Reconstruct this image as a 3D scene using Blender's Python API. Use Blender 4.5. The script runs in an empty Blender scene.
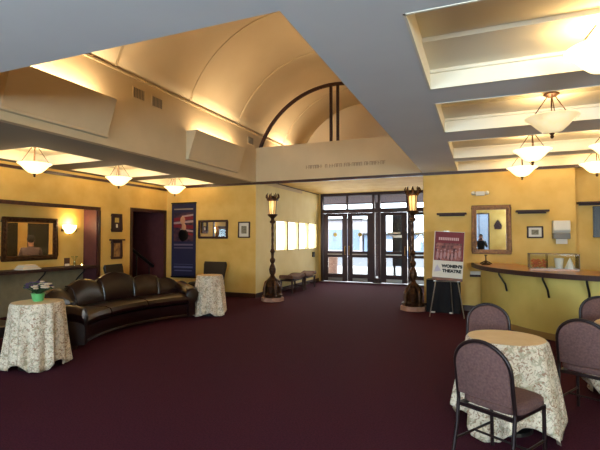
import bpy, bmesh, math, random
from mathutils import Vector, Matrix
random.seed(7)
PI = math.pi
C = bpy.context.scene.collection

# ------------------------------------------------------------ camera, world, daylight, exposure
cd = bpy.data.cameras.new('camera'); cam = bpy.data.objects.new('camera', cd); C.objects.link(cam)
cam.location = (0, 0, 1.6)
cam.rotation_euler = (math.radians(90 + 1.7), 0, math.radians(22.5))
cd.sensor_width = 36; cd.lens = 26.1; cd.clip_start = 0.05; cd.clip_end = 300
bpy.context.scene.camera = cam
vs = bpy.context.scene.view_settings
vs.view_transform = 'Standard'; vs.look = 'None'; vs.gamma = 1; vs.use_curve_mapping = False
vs.exposure = 0.14
w = bpy.data.worlds.new('sky'); bpy.context.scene.world = w; w.use_nodes = True
bg = w.node_tree.nodes['Background']; bg.inputs[0].default_value = (0.80, 0.90, 1.0, 1); bg.inputs[1].default_value = 6.0
sl = bpy.data.lights.new('sun', 'SUN'); sl.energy = 5; sl.angle = .02; sl.color = (1, .96, .9)
so_ = bpy.data.objects.new('sun', sl); C.objects.link(so_); so_.rotation_euler = Vector((.35, .7, -1)).to_track_quat('-Z', 'Y').to_euler()

def area(name, loc, direction, sx, sy, power, col):
    l = bpy.data.lights.new(name, 'AREA'); l.shape = 'RECTANGLE'; l.size = sx; l.size_y = sy
    l.energy = power; l.color = col
    o = bpy.data.objects.new(name, l); C.objects.link(o); o.location = loc
    o.rotation_euler = Vector(direction).to_track_quat('-Z', 'Y').to_euler(); return o
DAY = (0.66, 0.86, 1.0)
area('daylight_back_window_right', (3.0, -4.3, 1.85), (-0.1, 1, 1.4), 2.1, 2.0, 720, DAY)
area('daylight_back_window_left', (-2.9, -4.3, 1.85), (0, 1, 1.4), 3.2, 2.0, 720, DAY)
area('daylight_entrance', (-3.4, 15.6, 1.7), (0, -1, -0.35), 4.0, 2.6, 170, (1.0, 0.97, 0.92))
area('daylight_side_windows', (-6.0, 13.2, 1.7), (1, 0, 0), 3.6, 1.3, 55, (1.0, 0.98, 0.94))

# ------------------------------------------------------------ materials
def lin(c):
    return tuple(((v/255)/12.92 if v/255 <= 0.04045 else ((v/255+0.055)/1.055)**2.4) for v in c) + (1,)
def mat(name, c, rough=0.6, metal=0, c2=None, scale=8, detail=3, bump=0, bscale=60, emit=None, es=0, lo=0.35, hi=0.65, coat=0, alpha=None, trans=0, spec=None):
    m = bpy.data.materials.new(name); m.use_nodes = True; n = m.node_tree.nodes; L = m.node_tree.links
    b = n['Principled BSDF']; b.inputs['Base Color'].default_value = lin(c)
    b.inputs['Roughness'].default_value = rough; b.inputs['Metallic'].default_value = metal
    if coat: b.inputs['Coat Weight'].default_value = coat; b.inputs['Coat Roughness'].default_value = 0.15
    if spec is not None: b.inputs['Specular IOR Level'].default_value = spec
    if trans: b.inputs['Transmission Weight'].default_value = trans
    tc = n.new('ShaderNodeTexCoord')
    if c2:
        t = n.new('ShaderNodeTexNoise'); t.inputs['Scale'].default_value = scale; t.inputs['Detail'].default_value = detail
        L.new(tc.outputs['Object'], t.inputs['Vector'])
        r = n.new('ShaderNodeValToRGB'); r.color_ramp.elements[0].position = lo; r.color_ramp.elements[1].position = hi
        r.color_ramp.elements[0].color = lin(c); r.color_ramp.elements[1].color = lin(c2)
        L.new(t.outputs[0], r.inputs[0]); L.new(r.outputs[0], b.inputs['Base Color'])
    if bump:
        t2 = n.new('ShaderNodeTexNoise'); t2.inputs['Scale'].default_value = bscale
        L.new(tc.outputs['Object'], t2.inputs['Vector'])
        bp = n.new('ShaderNodeBump'); bp.inputs['Strength'].default_value = bump; bp.inputs['Distance'].default_value = 0.01
        L.new(t2.outputs[0], bp.inputs['Height']); L.new(bp.outputs[0], b.inputs['Normal'])
    if emit: b.inputs['Emission Color'].default_value = lin(emit); b.inputs['Emission Strength'].default_value = es
    return m
def wood(name, c, c2, rough=0.35):
    m = mat(name, c, rough); n = m.node_tree.nodes; L = m.node_tree.links
    tc = n.new('ShaderNodeTexCoord'); mp = n.new('ShaderNodeMapping'); mp.inputs['Scale'].default_value = (3, 3, 0.6)
    wv = n.new('ShaderNodeTexWave'); wv.inputs['Scale'].default_value = 6; wv.inputs['Distortion'].default_value = 6; wv.inputs['Detail'].default_value = 3
    r = n.new('ShaderNodeValToRGB'); r.color_ramp.elements[0].color = lin(c); r.color_ramp.elements[1].color = lin(c2)
    L.new(tc.outputs['Object'], mp.inputs[0]); L.new(mp.outputs[0], wv.inputs[0]); L.new(wv.outputs[0], r.inputs[0]); L.new(r.outputs[0], n['Principled BSDF'].inputs['Base Color'])
    return m
def cloth_mat(name, base, green, brown):
    m = mat(name, base, 0.85, bump=0.15, bscale=90); n = m.node_tree.nodes; L = m.node_tree.links
    tc = n.new('ShaderNodeTexCoord')
    def blot(scale, lo, hi, seed, dist=1.6):
        mp = n.new('ShaderNodeMapping'); mp.inputs['Location'].default_value = (seed, seed*2.3, seed*0.7)
        t = n.new('ShaderNodeTexNoise'); t.inputs['Scale'].default_value = scale; t.inputs['Detail'].default_value = 4; t.inputs['Distortion'].default_value = dist
        r = n.new('ShaderNodeValToRGB'); r.color_ramp.elements[0].position = lo; r.color_ramp.elements[1].position = hi
        r.color_ramp.elements[0].color = (0, 0, 0, 1); r.color_ramp.elements[1].color = (1, 1, 1, 1)
        L.new(tc.outputs['Object'], mp.inputs[0]); L.new(mp.outputs[0], t.inputs['Vector']); L.new(t.outputs[0], r.inputs[0]); return r.outputs[0]
    m1 = n.new('ShaderNodeMixRGB'); m1.inputs[1].default_value = lin(base); m1.inputs[2].default_value = lin(green); L.new(blot(15, .50, .62, 3), m1.inputs[0])
    m2 = n.new('ShaderNodeMixRGB'); m2.inputs[2].default_value = lin(brown); L.new(m1.outputs[0], m2.inputs[1]); L.new(blot(26, .52, .62, 9, 2.4), m2.inputs[0])
    L.new(m2.outputs[0], n['Principled BSDF'].inputs['Base Color']); return m

M = dict(
    wall=mat('ochre_plaster', (215, 172, 86), 0.7, c2=(226, 188, 106), scale=2.2, bump=0.15, bscale=40),
    vest=mat('cream_plaster', (228, 206, 140), 0.65, c2=(233, 213, 150), scale=2.0, bump=0.1),
    lowwall=mat('bar_panel_paint', (204, 182, 96), 0.6, c2=(212, 190, 106), scale=3, bump=0.1),
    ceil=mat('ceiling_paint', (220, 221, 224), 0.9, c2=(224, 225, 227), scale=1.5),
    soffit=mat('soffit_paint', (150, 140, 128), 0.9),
    vault=mat('vault_plaster', (222, 203, 170), 0.85, c2=(227, 209, 178), scale=1.3, bump=0.1),
    fascia=mat('fascia_plaster', (203, 182, 146), 0.85, c2=(209, 188, 152), scale=2, bump=0.15),
    coffer=mat('coffer_paint', (236, 228, 208), 0.8),
    carpet=mat('maroon_carpet', (56, 21, 34), 0.95, c2=(76, 31, 46), scale=70, detail=6, bump=0.5, bscale=220, spec=0.1),
    trim=wood('dark_stained_trim', (52, 26, 20), (70, 36, 26)),
    darkwood=wood('dark_wood', (44, 22, 20), (66, 32, 26), 0.6),
    doorwood=wood('entrance_door_wood', (40, 20, 24), (58, 30, 30), 0.6),
    redpanel=mat('oxblood_paint', (80, 38, 44), 0.6, c2=(88, 44, 48)),
    goldframe=mat('gilt_frame', (128, 84, 40), 0.4, 0.5, c2=(92, 54, 28), scale=30, bump=0.5, bscale=60),
    bronze=mat('aged_bronze', (58, 36, 26), 0.42, 0.7, c2=(92, 62, 38), scale=18, bump=0.4, bscale=50),
    brass=mat('brass', (150, 110, 55), 0.35, 0.9),
    steel=mat('dark_steel', (60, 58, 58), 0.4, 0.8),
    chrome=mat('satin_metal', (170, 165, 158), 0.3, 0.9),
    mirror=mat('mirror_silvering', (235, 235, 235), 0.02, 1.0),
    leather=mat('black_cherry_leather', (28, 10, 11), 0.28, c2=(34, 14, 14), scale=5, bump=0.2, bscale=30, coat=0.08),
    blackleather=mat('black_leather', (24, 17, 19), 0.4, c2=(32, 22, 24), scale=5, bump=0.2, bscale=30),
    blackcloth=mat('black_cloth', (16, 13, 18), 0.9),
    cframe=mat('chair_frame_metal', (34, 20, 22), 0.35, 0.3),
    cfab=mat('mauve_chair_fabric', (104, 74, 68), 0.9, c2=(124, 92, 82), scale=60, detail=5, bump=0.3, bscale=150),
    cvinyl=mat('plum_chair_fabric', (92, 62, 62), 0.9, c2=(110, 80, 74), scale=60, detail=5, bump=0.3, bscale=150),
    cloth=cloth_mat('floral_print_linen', (228, 214, 192), (178, 168, 142), (164, 128, 104)),
    clothtop=mat('peach_cloth_top', (232, 200, 152), 0.75, c2=(238, 208, 162), scale=10),  # plain peach tone on the top faces of each cloth
    bowl=mat('alabaster_glass', (240, 225, 190), 0.4, c2=(225, 200, 150), scale=9, emit=(255, 226, 160), es=2.2),
    flagwhite=mat('flag_white_print', (170, 146, 146), .7),
    dimbowl=mat('marbled_glass', (226, 212, 176), 0.4, c2=(196, 176, 130), scale=7, emit=(255, 226, 170), es=.6),
    lantern=mat('amber_lantern_glass', (226, 196, 140), 0.4, emit=(255, 196, 110), es=.5),
    flame=mat('lamp_bulb', (255, 240, 200), 0.4, emit=(255, 214, 130), es=12),
    white=mat('white_plastic', (225, 220, 208), 0.5),
    offwhite=mat('paper', (222, 214, 200), 0.8),
    grey=mat('grey_plastic', (120, 116, 110), 0.5),
    vent=mat('vent_grey', (120, 112, 100), 0.6),
    navy=mat('navy_banner', (30, 30, 66), 0.6),
    red=mat('poster_red', (118, 22, 34), 0.6),
    maroonprint=mat('poster_group_picture', (60, 20, 30), 0.6, c2=(170, 100, 90), scale=14, detail=5),
    skin=mat('skin', (196, 142, 112), 0.6),
    hair=mat('dark_hair', (26, 18, 16), 0.7),
    shirt=mat('mauve_grey_shirt', (104, 82, 84), 0.9),
    darkshirt=mat('dark_jacket', (22, 20, 28), 0.9),
    trousers=mat('dark_trousers', (20, 20, 26), 0.9),
    green=mat('green_glaze', (104, 190, 120), 0.3),
    leaf=mat('leaf', (44, 70, 36), 0.7),
    petal=mat('cream_petal', (226, 206, 180), 0.7), petal2=mat('purple_petal', (78, 52, 92), 0.7),
    stone=mat('pale_stone', (172, 132, 112), 0.7, c2=(150, 112, 96), scale=9),
    pave=mat('sidewalk', (176, 170, 162), 0.9, c2=(160, 156, 150), scale=3),
    road=mat('asphalt', (88, 88, 92), 0.9),
    brick=mat('facade_brick', (170, 160, 166), 0.9, c2=(180, 172, 178), scale=3),
    facade=mat('facade_glass', (104, 120, 142), 0.3),
    canopy=mat('canopy_board', (96, 78, 84), 0.9),
    counter=wood('counter_wood', (158, 104, 58), (176, 122, 72), 0.3),
    bench=mat('bench_fabric', (112, 76, 54), 0.8, c2=(96, 62, 46), scale=30),
    orange=mat('orange_sweets', (206, 110, 50), 0.5, c2=(180, 70, 40), scale=20),
    black=mat('black_screen', (14, 12, 14), 0.3),
    gold=mat('gold_print', (190, 160, 70), 0.5), ink=mat('black_ink', (24, 20, 22), 0.7),
)
# clear glass
g = bpy.data.materials.new('clear_glass'); g.use_nodes = True
n = g.node_tree.nodes; n.clear(); out = n.new('ShaderNodeOutputMaterial'); mx = n.new('ShaderNodeMixShader'); tr = n.new('ShaderNodeBsdfTransparent'); gl = n.new('ShaderNodeBsdfGlossy'); gl.inputs['Roughness'].default_value = 0.03; fr = n.new('ShaderNodeFresnel'); fr.inputs[0].default_value = 1.35
tr.inputs[0].default_value = (0.93, 0.95, 0.95, 1)
g.node_tree.links.new(fr.outputs[0], mx.inputs[0]); g.node_tree.links.new(tr.outputs[0], mx.inputs[1]); g.node_tree.links.new(gl.outputs[0], mx.inputs[2]); g.node_tree.links.new(mx.outputs[0], out.inputs[0])
M['glass'] = g
# frosted glass of the side windows
g2 = bpy.data.materials.new('frosted_glass'); g2.use_nodes = True
n = g2.node_tree.nodes; n.clear(); out = n.new('ShaderNodeOutputMaterial'); mx = n.new('ShaderNodeMixShader'); mx.inputs[0].default_value = 0.75
tr = n.new('ShaderNodeBsdfTransparent'); tl = n.new('ShaderNodeBsdfTranslucent'); tl.inputs[0].default_value = (0.95, 0.95, 0.95, 1)
g2.node_tree.links.new(tr.outputs[0], mx.inputs[1]); g2.node_tree.links.new(tl.outputs[0], mx.inputs[2]); g2.node_tree.links.new(mx.outputs[0], out.inputs[0])
M['frosted'] = g2

# ------------------------------------------------------------ mesh helpers
class MB:
    def __init__(s): s.bm = bmesh.new()
    def _new(s, vs_, fs, mi=0):
        V = [s.bm.verts.new(v) for v in vs_]
        for f in fs:
            try: F = s.bm.faces.new([V[i] for i in f]); F.material_index = mi
            except ValueError: pass
        return V
    def box(s, x0, x1, y0, y1, z0, z1, mat4=None):
        v = [Vector(p) for p in ((x0,y0,z0),(x1,y0,z0),(x1,y1,z0),(x0,y1,z0),(x0,y0,z1),(x1,y0,z1),(x1,y1,z1),(x0,y1,z1))]
        if mat4: v = [mat4 @ p for p in v]
        s._new(v, [(0,3,2,1),(4,5,6,7),(0,1,5,4),(1,2,6,5),(2,3,7,6),(3,0,4,7)]); return s
    def prism(s, poly, a, b, axis='z'):
        # poly of 2d points; extruded a..b along axis. axis z:(x,y) y:(x,z) x:(y,z)
        def P(p, t): return (p[0], p[1], t) if axis == 'z' else ((p[0], t, p[1]) if axis == 'y' else (t, p[0], p[1]))
        k = len(poly); v = [P(p, a) for p in poly] + [P(p, b) for p in poly]
        s._new(v, [tuple(range(k)), tuple(range(2*k-1, k-1, -1))] + [(i, i+k, (i+1) % k + k, (i+1) % k) for i in range(k)]); return s
    def tube(s, pts, r, seg=10, cap=True):
        pts = [Vector(p) for p in pts]; k = len(pts); rs = r if isinstance(r, (list, tuple)) else [r]*k
        rings = []; up = None
        for i, p in enumerate(pts):
            d = (pts[min(i+1, k-1)] - pts[max(i-1, 0)]).normalized()
            if up is None: up = Vector((0, 0, 1)) if abs(d.z) < 0.9 else Vector((1, 0, 0))
            a = d.cross(up).normalized(); b = a.cross(d).normalized(); up = b
            rings.append([s.bm.verts.new(p + (a*math.cos(2*PI*j/seg) + b*math.sin(2*PI*j/seg))*rs[i]) for j in range(seg)])
        for i in range(k-1):
            for j in range(seg):
                s.bm.faces.new((rings[i][j], rings[i][(j+1) % seg], rings[i+1][(j+1) % seg], rings[i+1][j]))
        if cap: s.bm.faces.new(rings[0][::-1]); s.bm.faces.new(rings[-1])
        return s
    def lathe(s, prof, seg=24, c=(0, 0, 0), fn=None, a0=0, a1=2*PI, sq=1):
        full = abs(a1-a0-2*PI) < 1e-6; m = seg if full else seg+1
        rings = []
        for (r, z) in prof:
            ring = []
            for j in range(m):
                a = a0 + (a1-a0)*j/seg; rr = r*(fn(a, z) if fn else 1)
                ring.append(s.bm.verts.new((c[0]+rr*math.cos(a), c[1]+rr*math.sin(a)*sq, c[2]+z)))
            rings.append(ring)
        for i in range(len(prof)-1):
            for j in range(seg):
                k = (j+1) % m
                s.bm.faces.new((rings[i][j], rings[i][k], rings[i+1][k], rings[i+1][j]))
        if full:
            if prof[0][0] > 1e-4: s.bm.faces.new(rings[0][::-1])
            if prof[-1][0] > 1e-4: s.bm.faces.new(rings[-1])
        return s
    def grid(s, rows, closed=False, mi=None):
        V = [[s.bm.verts.new(p) for p in row] for row in rows]; k = len(rows[0])
        for i in range(len(rows)-1):
            for j in range(k if closed else k-1):
                f = s.bm.faces.new((V[i][j], V[i][(j+1) % k], V[i+1][(j+1) % k], V[i+1][j]))
                if mi: f.material_index = mi(i, j)
        return V
    def sweep(s, rows):
        V = s.grid(rows, True); s.bm.faces.new(V[0][::-1]); s.bm.faces.new(V[-1]); return s
    def ball(s, c, r, sub=2, sc=(1, 1, 1)):
        mt = Matrix.Translation(c) @ Matrix.Diagonal((r*sc[0], r*sc[1], r*sc[2], 1))
        bmesh.ops.create_icosphere(s.bm, subdivisions=sub, radius=1, matrix=mt); return s
    def build(s, name, m, parent=None, smooth=False, bevel=0, loc=None, mod=None):
        bmesh.ops.remove_doubles(s.bm, verts=s.bm.verts, dist=1e-5)
        bmesh.ops.recalc_face_normals(s.bm, faces=s.bm.faces)
        me = bpy.data.meshes.new(name); s.bm.to_mesh(me); s.bm.free()
        for mm in (m if isinstance(m, (list, tuple)) else [m]): me.materials.append(mm if not isinstance(mm, str) else M[mm])
        if smooth:
            for p in me.polygons: p.use_smooth = True
            try: me.set_sharp_from_angle(angle=math.radians(40))
            except Exception: pass
        o = bpy.data.objects.new(name, me); C.objects.link(o)
        if parent: o.parent = parent
        if loc: o.location = loc
        if bevel:
            b = o.modifiers.new('bevel', 'BEVEL'); b.width = bevel; b.segments = 2; b.limit_method = 'ANGLE'
        return o
def tag(o, label, cat, group=None, kind=None):
    if label: o['label'] = label
    if cat: o['category'] = cat
    if group: o['group'] = group
    if kind: o['kind'] = kind
    return o
def thing(name, label, cat, loc=(0, 0, 0), rz=0, group=None, rx=0):
    o = bpy.data.objects.new(name, None); C.objects.link(o); o.location = loc; o.rotation_euler = (rx, 0, rz); o.empty_display_size = 0.1
    return tag(o, label, cat, group)
def struct(o): o['kind'] = 'structure'; return o
def copy_tree(o, parent=None):
    c = o.copy(); C.objects.link(c)
    if parent: c.parent = parent
    for ch in list(o.children): copy_tree(ch, c)
    return c
def SB(name, m, *boxes, **k):
    b = MB()
    for q in boxes: b.box(*q)
    return struct(b.build(name, m, **k))
def text_mesh(name, txt, size, m, parent, loc, rot, depth=0.002, align='CENTER'):
    cu = bpy.data.curves.new(name, 'FONT'); cu.body = txt; cu.size = size; cu.extrude = depth; cu.offset = .006; cu.align_x = align; cu.align_y = 'CENTER'
    t = bpy.data.objects.new(name+'_tmp', cu); C.objects.link(t)
    dg = bpy.context.evaluated_depsgraph_get(); dg.update()
    me = bpy.data.meshes.new_from_object(t.evaluated_get(dg)); bpy.data.objects.remove(t); bpy.data.curves.remove(cu)
    me.materials.clear(); me.materials.append(M[m]); me.name = name
    o = bpy.data.objects.new(name, me); C.objects.link(o); o.parent = parent; o.location = loc; o.rotation_euler = rot
    return o

# ------------------------------------------------------------ dimensions
H = 3.09; XL = -5.55; XR = -1.20; Y0 = 2.55; YW = 10.3; YD = 15.2; XA = -8.5; XC = (XL+XR)/2; ZC = 4.42; BACK = -4.2; XE = 4.4
# floor
SB('floor', 'carpet', (-9.4, XE+.2, BACK-.2, YD+.05, -0.1, 0))
# main ceiling: south of the vault, east of it, beams between coffers
COF = [(2.9, 4.5), (5.0, 6.42), (7.05, 8.6), (8.95, 10.22)]; cx0, cx1 = -0.46, 3.6
b = MB(); b.box(-9.4, XE+.2, BACK-.2, Y0, H, H+.22)
b.box(XR, cx0, Y0, YW+.3, H, H+.22); b.box(cx1, XE+.2, Y0, YW+.3, H, H+.22)
ys = [Y0] + [v for p in COF for v in p] + [YW+.3]
for i in range(0, len(ys), 2): b.box(cx0, cx1, ys[i], ys[i+1], H, H+.22)
struct(b.build('ceiling', 'ceil'))
b = MB(); b.box(cx0-.05, cx1+.05, Y0, YW+.3, H+.22, H+.3)
for (a, c) in COF: b.box(cx0, cx1, a+(c-a)*.56, c, H+.18, H+.22)     # shallow step across the middle of each coffer
struct(b.build('ceiling_coffer_tray', 'coffer'))
b = MB()
for (a, c) in COF:
    t = .018
    b.box(cx0, cx1, c-t, c, H-.004, H+.22); b.box(cx0, cx1, a, a+t, H-.004, H+.22)
    b.box(cx0, cx0+t, a, c, H-.004, H+.22); b.box(cx1-t, cx1, a, c, H-.004, H+.22)
    b.box(cx0, cx1, c-.05, c-t, H+.15, H+.22)
struct(b.build('trim_1', 'coffer'))
# left aisle ceiling
LCOF = [(2.85, 4.3), (4.85, 6.25), (6.8, 8.25), (8.75, 10.1)]; lx0, lx1 = -8.25, -6.7
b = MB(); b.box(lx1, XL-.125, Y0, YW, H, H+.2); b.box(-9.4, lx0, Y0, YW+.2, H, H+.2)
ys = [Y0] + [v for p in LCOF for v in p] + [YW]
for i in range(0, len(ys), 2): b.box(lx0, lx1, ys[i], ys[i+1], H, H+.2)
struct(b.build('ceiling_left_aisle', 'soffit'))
struct(MB().box(-9.4, XL-.125, Y0, YW+.2, H+.2, H+.28).build('ceiling_left_aisle_tray', 'coffer'))
b = MB()
for (a, c) in LCOF:
    t = .02
    b.box(lx0, lx1, c-t, c, H-.003, H+.2); b.box(lx0, lx1, a, a+t, H-.003, H+.2); b.box(lx0, lx0+t, a, c, H-.003, H+.2); b.box(lx1-t, lx1, a, c, H-.003, H+.2)
struct(b.build('trim_2', 'coffer'))
# vault side walls (fascias) and end walls
YV = 13.6
SB('wall_vault_left', 'fascia', (XL-.12, XL, Y0-.1, YV, H, ZC))
SB('wall_vault_right', 'fascia', (XR, XR+.12, Y0-.1, YW+.3, H+.22, ZC), (XR, XR+.12, YW+.3, YV, H, ZC), (XR-.004, XR, Y0, YW, H, H+.23))
def vault_z(x):
    hs = (XR-XL)/2; rise = 1.5; r = (hs*hs+rise*rise)/(2*rise); zc = ZC+rise-r
    return zc + math.sqrt(max(r*r-(x-XC)**2, 0))
NX = 40; xs = [XL+(XR-XL)*i/NX for i in range(NX+1)]
b = MB(); b.grid([[(x, y, vault_z(x)) for x in xs] for y in (Y0-.1, YV)])
o = b.build('ceiling_vault', 'vault', smooth=True); struct(o); sm = o.modifiers.new('s', 'SOLIDIFY'); sm.thickness = .1; sm.offset = 1
b = MB()
for y in (3.4, 5.4, 7.4, 9.35, 12.0):
    for yy in (y,):
        prof = [(x, vault_z(x)) for x in xs]
        b.sweep([[(x, yy-.025, z+.01), (x, yy+.025, z+.01), (x, yy+.025, z-.018), (x, yy-.025, z-.018)] for x, z in prof])
struct(b.build('trim_3', 'vault'))
for nm, y in (('wall_vault_near', Y0-.1), ('wall_vault_far', YV)):
    pl = [(XL-.12, H+.22), (XR+.12, H+.22), (XR+.12, ZC)] + [(x, vault_z(x)+.02) for x in xs[::-1]] + [(XL-.12, ZC)]
    struct(MB().prism(pl, y-.02, y+.08 if nm == 'wall_vault_near' else y+.1, 'y').build(nm, 'vault'))
SB('trim_4', 'fascia', (XL, XL+.025, Y0, YV, ZC-.035, ZC), (XR-.025, XR, Y0, YV, ZC-.035, ZC))
# entrance fascia across the opening
SB('wall_entrance_fascia', 'fascia', (XL, XR, YW, YW+.25, 3.1, 4.02))
SB('trim_5', 'trim', (XL-3.0, XR+4.0, YW-.03, YW, 3.03, 3.09), (XL, XR, YW-.002, YW+.26, 3.06, 3.10))
# dark bent arch with two mullions
arch = thing('arch_frame', 'dark slender arched frame with twin uprights in the vault above the entrance', 'arch', (XC, YW+.12, 4.02))
ra, za = 2.275, 3.255-4.02
pts = []
hs = (XR-XL)/2 - .03
t0 = math.acos(min(1, hs/ra))
for i in range(41):
    a = PI - t0 - (PI-2*t0)*i/40; pts.append((math.cos(a), math.sin(a)))
b = MB()
b.sweep([[(c*(ra)+0, -.04, s*ra+za), (c*ra, .04, s*ra+za), (c*(ra-.07), .04, s*(ra-.07)+za), (c*(ra-.07), -.04, s*(ra-.07)+za)] for c, s in pts])
b.build('arch_rail', 'darkwood', arch)
for sx in (-1, 1):
    MB().box(sx*hs-.035, sx*hs+.035, -.04, .04, -.0, ra*math.sin(t0)+za+.03).build('arch_foot', 'darkwood', arch)
    MB().box(sx*.09-.03, sx*.09+.03, -.035, .035, 0, ra+za-.06).build('upright', 'darkwood', arch)

# walls
SB('wall_banner', 'wall', (XA-.0, XL, YW, YW+.2, 0, H))
SB('wall_entrance_left', 'vest', (XL-.2, XL, YW+.2, 11.45, 0, H), (XL-.2, XL, 15.0, YD+.3, 0, H), (XL-.2, XL, 11.45, 15.0, 0, 1.18), (XL-.2, XL, 11.45, 15.0, 2.16, H), (XL-.2, XL, YV, YD+.3, H, 3.4))
SB('wall_entrance_left_corner', 'vest', (XL-.002, XL+.004, YW-.0, YW+.22, 0, H))
SB('wall_bar', 'wall', (XR, 1.8, YW, YW+.35, 0, H), (1.8, XE+.2, YW+.28, YW+.45, 0, H))
SB('wall_entrance_right', 'vest', (XR, XR+.2, YW+.35, YD+.2, 0, H), (XR, XR+.2, YV, YD+.2, H, 3.4))
SB('ceiling_entrance', 'wall', (XL-.2, XR+.2, YW+.25, YD+.2, 3.22, 3.32))
SB('trim_6', 'trim', (XL, XL+.012, YW+.25, YD, 3.195, 3.22))
SB('wall_entrance_end', 'wall', (XL-.2, XL+.1, YD, YD+.15, 0, 3.3), (XR-.1, XR+.2, YD, YD+.15, 0, 3.3))
# left wall with alcove and stair doorway
AY0, AY1, XB = 2.9, 7.8, -8.92; DY0, DY1 = 8.92, 10.18
SB('wall_left', 'wall', (XA-.15, XA, AY1, DY0, 0, H), (XA-.15, XA, AY0, AY1, 2.3, H), (XA-.15, XA, DY0, DY1, 2.34, H), (XA-.15, XA, DY1, YW+.2, 0, H), (XA-.15, XA, BACK, AY0, 0, H))
SB('wall_alcove', 'wall', (XB-.1, XB, AY0, 5.88, .95, 2.5), (XB-.1, XB, 6.94, AY1, .95, 2.5), (XB-.1, XB, 5.88, 6.94, 1.95, 2.5), (XB-.1, XB, 5.88, 6.94, .95, 1.2))
SB('wall_alcove_dado', mat('olive_dado', (148, 134, 104), .8, c2=(158, 144, 112)), (XB-.1, XB, AY0, AY1, 0, .95))
SB('wall_alcove_end', 'redpanel', (XB, XA+.001, AY1-.03, AY1-.002, 0, 2.3))
SB('wall_alcove_start', 'redpanel', (XB, XA, AY0-.04, AY0, 0, 2.3))
SB('ceiling_alcove', 'vault', (XB, XA-.02, AY0, AY1, 2.3, 2.36))
SB('trim_7', 'trim', (XA, XA+.03, AY0, AY1+.06, 2.26, 2.34), (XA, XA+.03, AY1, AY1+.07, 0, 2.26))
SB('trim_8', 'trim', (XA, XA+.03, DY0-.07, DY0, 0, 2.4), (XA, XA+.03, DY0, DY1+.05, 2.33, 2.4), (XA, XA+.03, DY1, DY1+.07, 0, 2.4))
SB('trim_13', 'redpanel', (XA-.16, XA+.001, DY1-.03, DY1-.001, 0, 2.335), (XA-.16, XA+.001, DY0, DY1, 2.31, 2.339))
SB('trim_9', 'trim', (XA, XA+.03, Y0, YW, 2.97, 3.03))
# stairwell behind doorway
SB('wall_stair', 'redpanel', (-10.6, -10.5, DY0-.6, DY1+.3, 0, 3.0), (-10.5, XA-.15, DY1+.02, DY1+.1, 0, 3.0), (-10.5, XA-.15, DY0-.6, DY0-.5, 0, 3.0))
SB('ceiling_stair', 'redpanel', (-10.6, XA-.15, DY0-.6, DY1+.3, 2.9, 3.0))
SB('floor_stair', 'carpet', (-10.6, XA, DY0-.6, DY1+.3, -.1, 0))
hr = thing('handrail', 'dark sloping stair handrail inside the dark doorway', 'handrail', (XA-.25, DY0+.0, 0))
MB().tube([(-.05, -.3, 1.62), (-.05, .2, 1.36), (-.05, 1.15, .78)], .045).build('rail', 'black', hr, smooth=True)
for q in (.0, .5, 1.0): MB().tube([(-.05, q, .05), (-.05, q, 1.47-q*.6)], .018).build('baluster', 'black', hr)
for i in range(6): struct(MB().box(-10.45, XA-.4, DY0+.1+i*0, DY0+.2, 0, .01).build('trim_stair', 'redpanel')) if i == 0 else None
# outer walls
SB('wall_right', 'wall', (XE, XE+.2, BACK, YW+.5, 0, H))
WX = [(-1.35, -.45), (.0-.25, .6), (.95, 1.85), (2.2, 3.1)]
WX = [(-4.4, -1.3), (-.55, .45), (1.95, 4.05)]
bx = [(-9.4, WX[0][0], BACK-.15, BACK, 0, H), (WX[0][1], WX[1][0], BACK-.15, BACK, 0, H), (WX[1][1], WX[2][0], BACK-.15, BACK, 0, H), (WX[2][1], XE+.2, BACK-.15, BACK, 0, H)]
for a, c in WX: bx += [(a, c, BACK-.15, BACK, 0, .8), (a, c, BACK-.15, BACK, 2.9, H)]
SB('wall_back', 'wall', *bx)
for i, (a, c) in enumerate(WX):
    wn = struct(MB().box(a, a+.06, BACK-.1, BACK+.02, .8, 2.9).box(c-.06, c, BACK-.1, BACK+.02, .8, 2.9).box(a+.06, c-.06, BACK-.1, BACK+.02, .8, .86).box(a+.06, c-.06, BACK-.1, BACK+.02, 2.84, 2.9).box((a+c)/2-.02, (a+c)/2+.02, BACK-.08, BACK-.0, .86, 2.84).build('window_%d' % (i+5), 'darkwood'))
    MB().box(a+.06, c-.06, BACK-.06, BACK-.05, .86, 2.84).build('pane', 'glass', wn)
# baseboards
SB('baseboard_banner', 'trim', (XA, XL, YW-.02, YW, 0, .12)); SB('baseboard_left', 'trim', (XA, XA+.02, AY1+.07, DY0-.07, 0, .12))
SB('baseboard_bar', 'trim', (XR, 1.8, YW-.02, YW, 0, .12)); SB('baseboard_entrance', 'trim', (XL, XL+.02, YW, YD, 0, .12))

# side windows of the entrance
for i in range(4):
    y0 = 11.5+i*.875; y1 = y0+.84
    wn = struct(MB().box(XL-.14, XL+.015, y0, y0+.06, 1.18, 2.16).box(XL-.14, XL+.015, y1-.06, y1, 1.18, 2.16).box(XL-.14, XL+.015, y0+.06, y1-.06, 1.18, 1.24).box(XL-.14, XL+.015, y0+.06, y1-.06, 2.10, 2.16).build('window_%d' % (i+1), 'vest'))
    MB().box(XL-.08, XL-.075, y0+.06, y1-.06, 1.24, 2.10).build('pane', 'frosted', wn)
SB('trim_10', 'vest', *[(XL-.15, XL, 11.5+i*.875-.035+.0, 11.5+i*.875, 1.18, 2.16) for i in range(5)])

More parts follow.
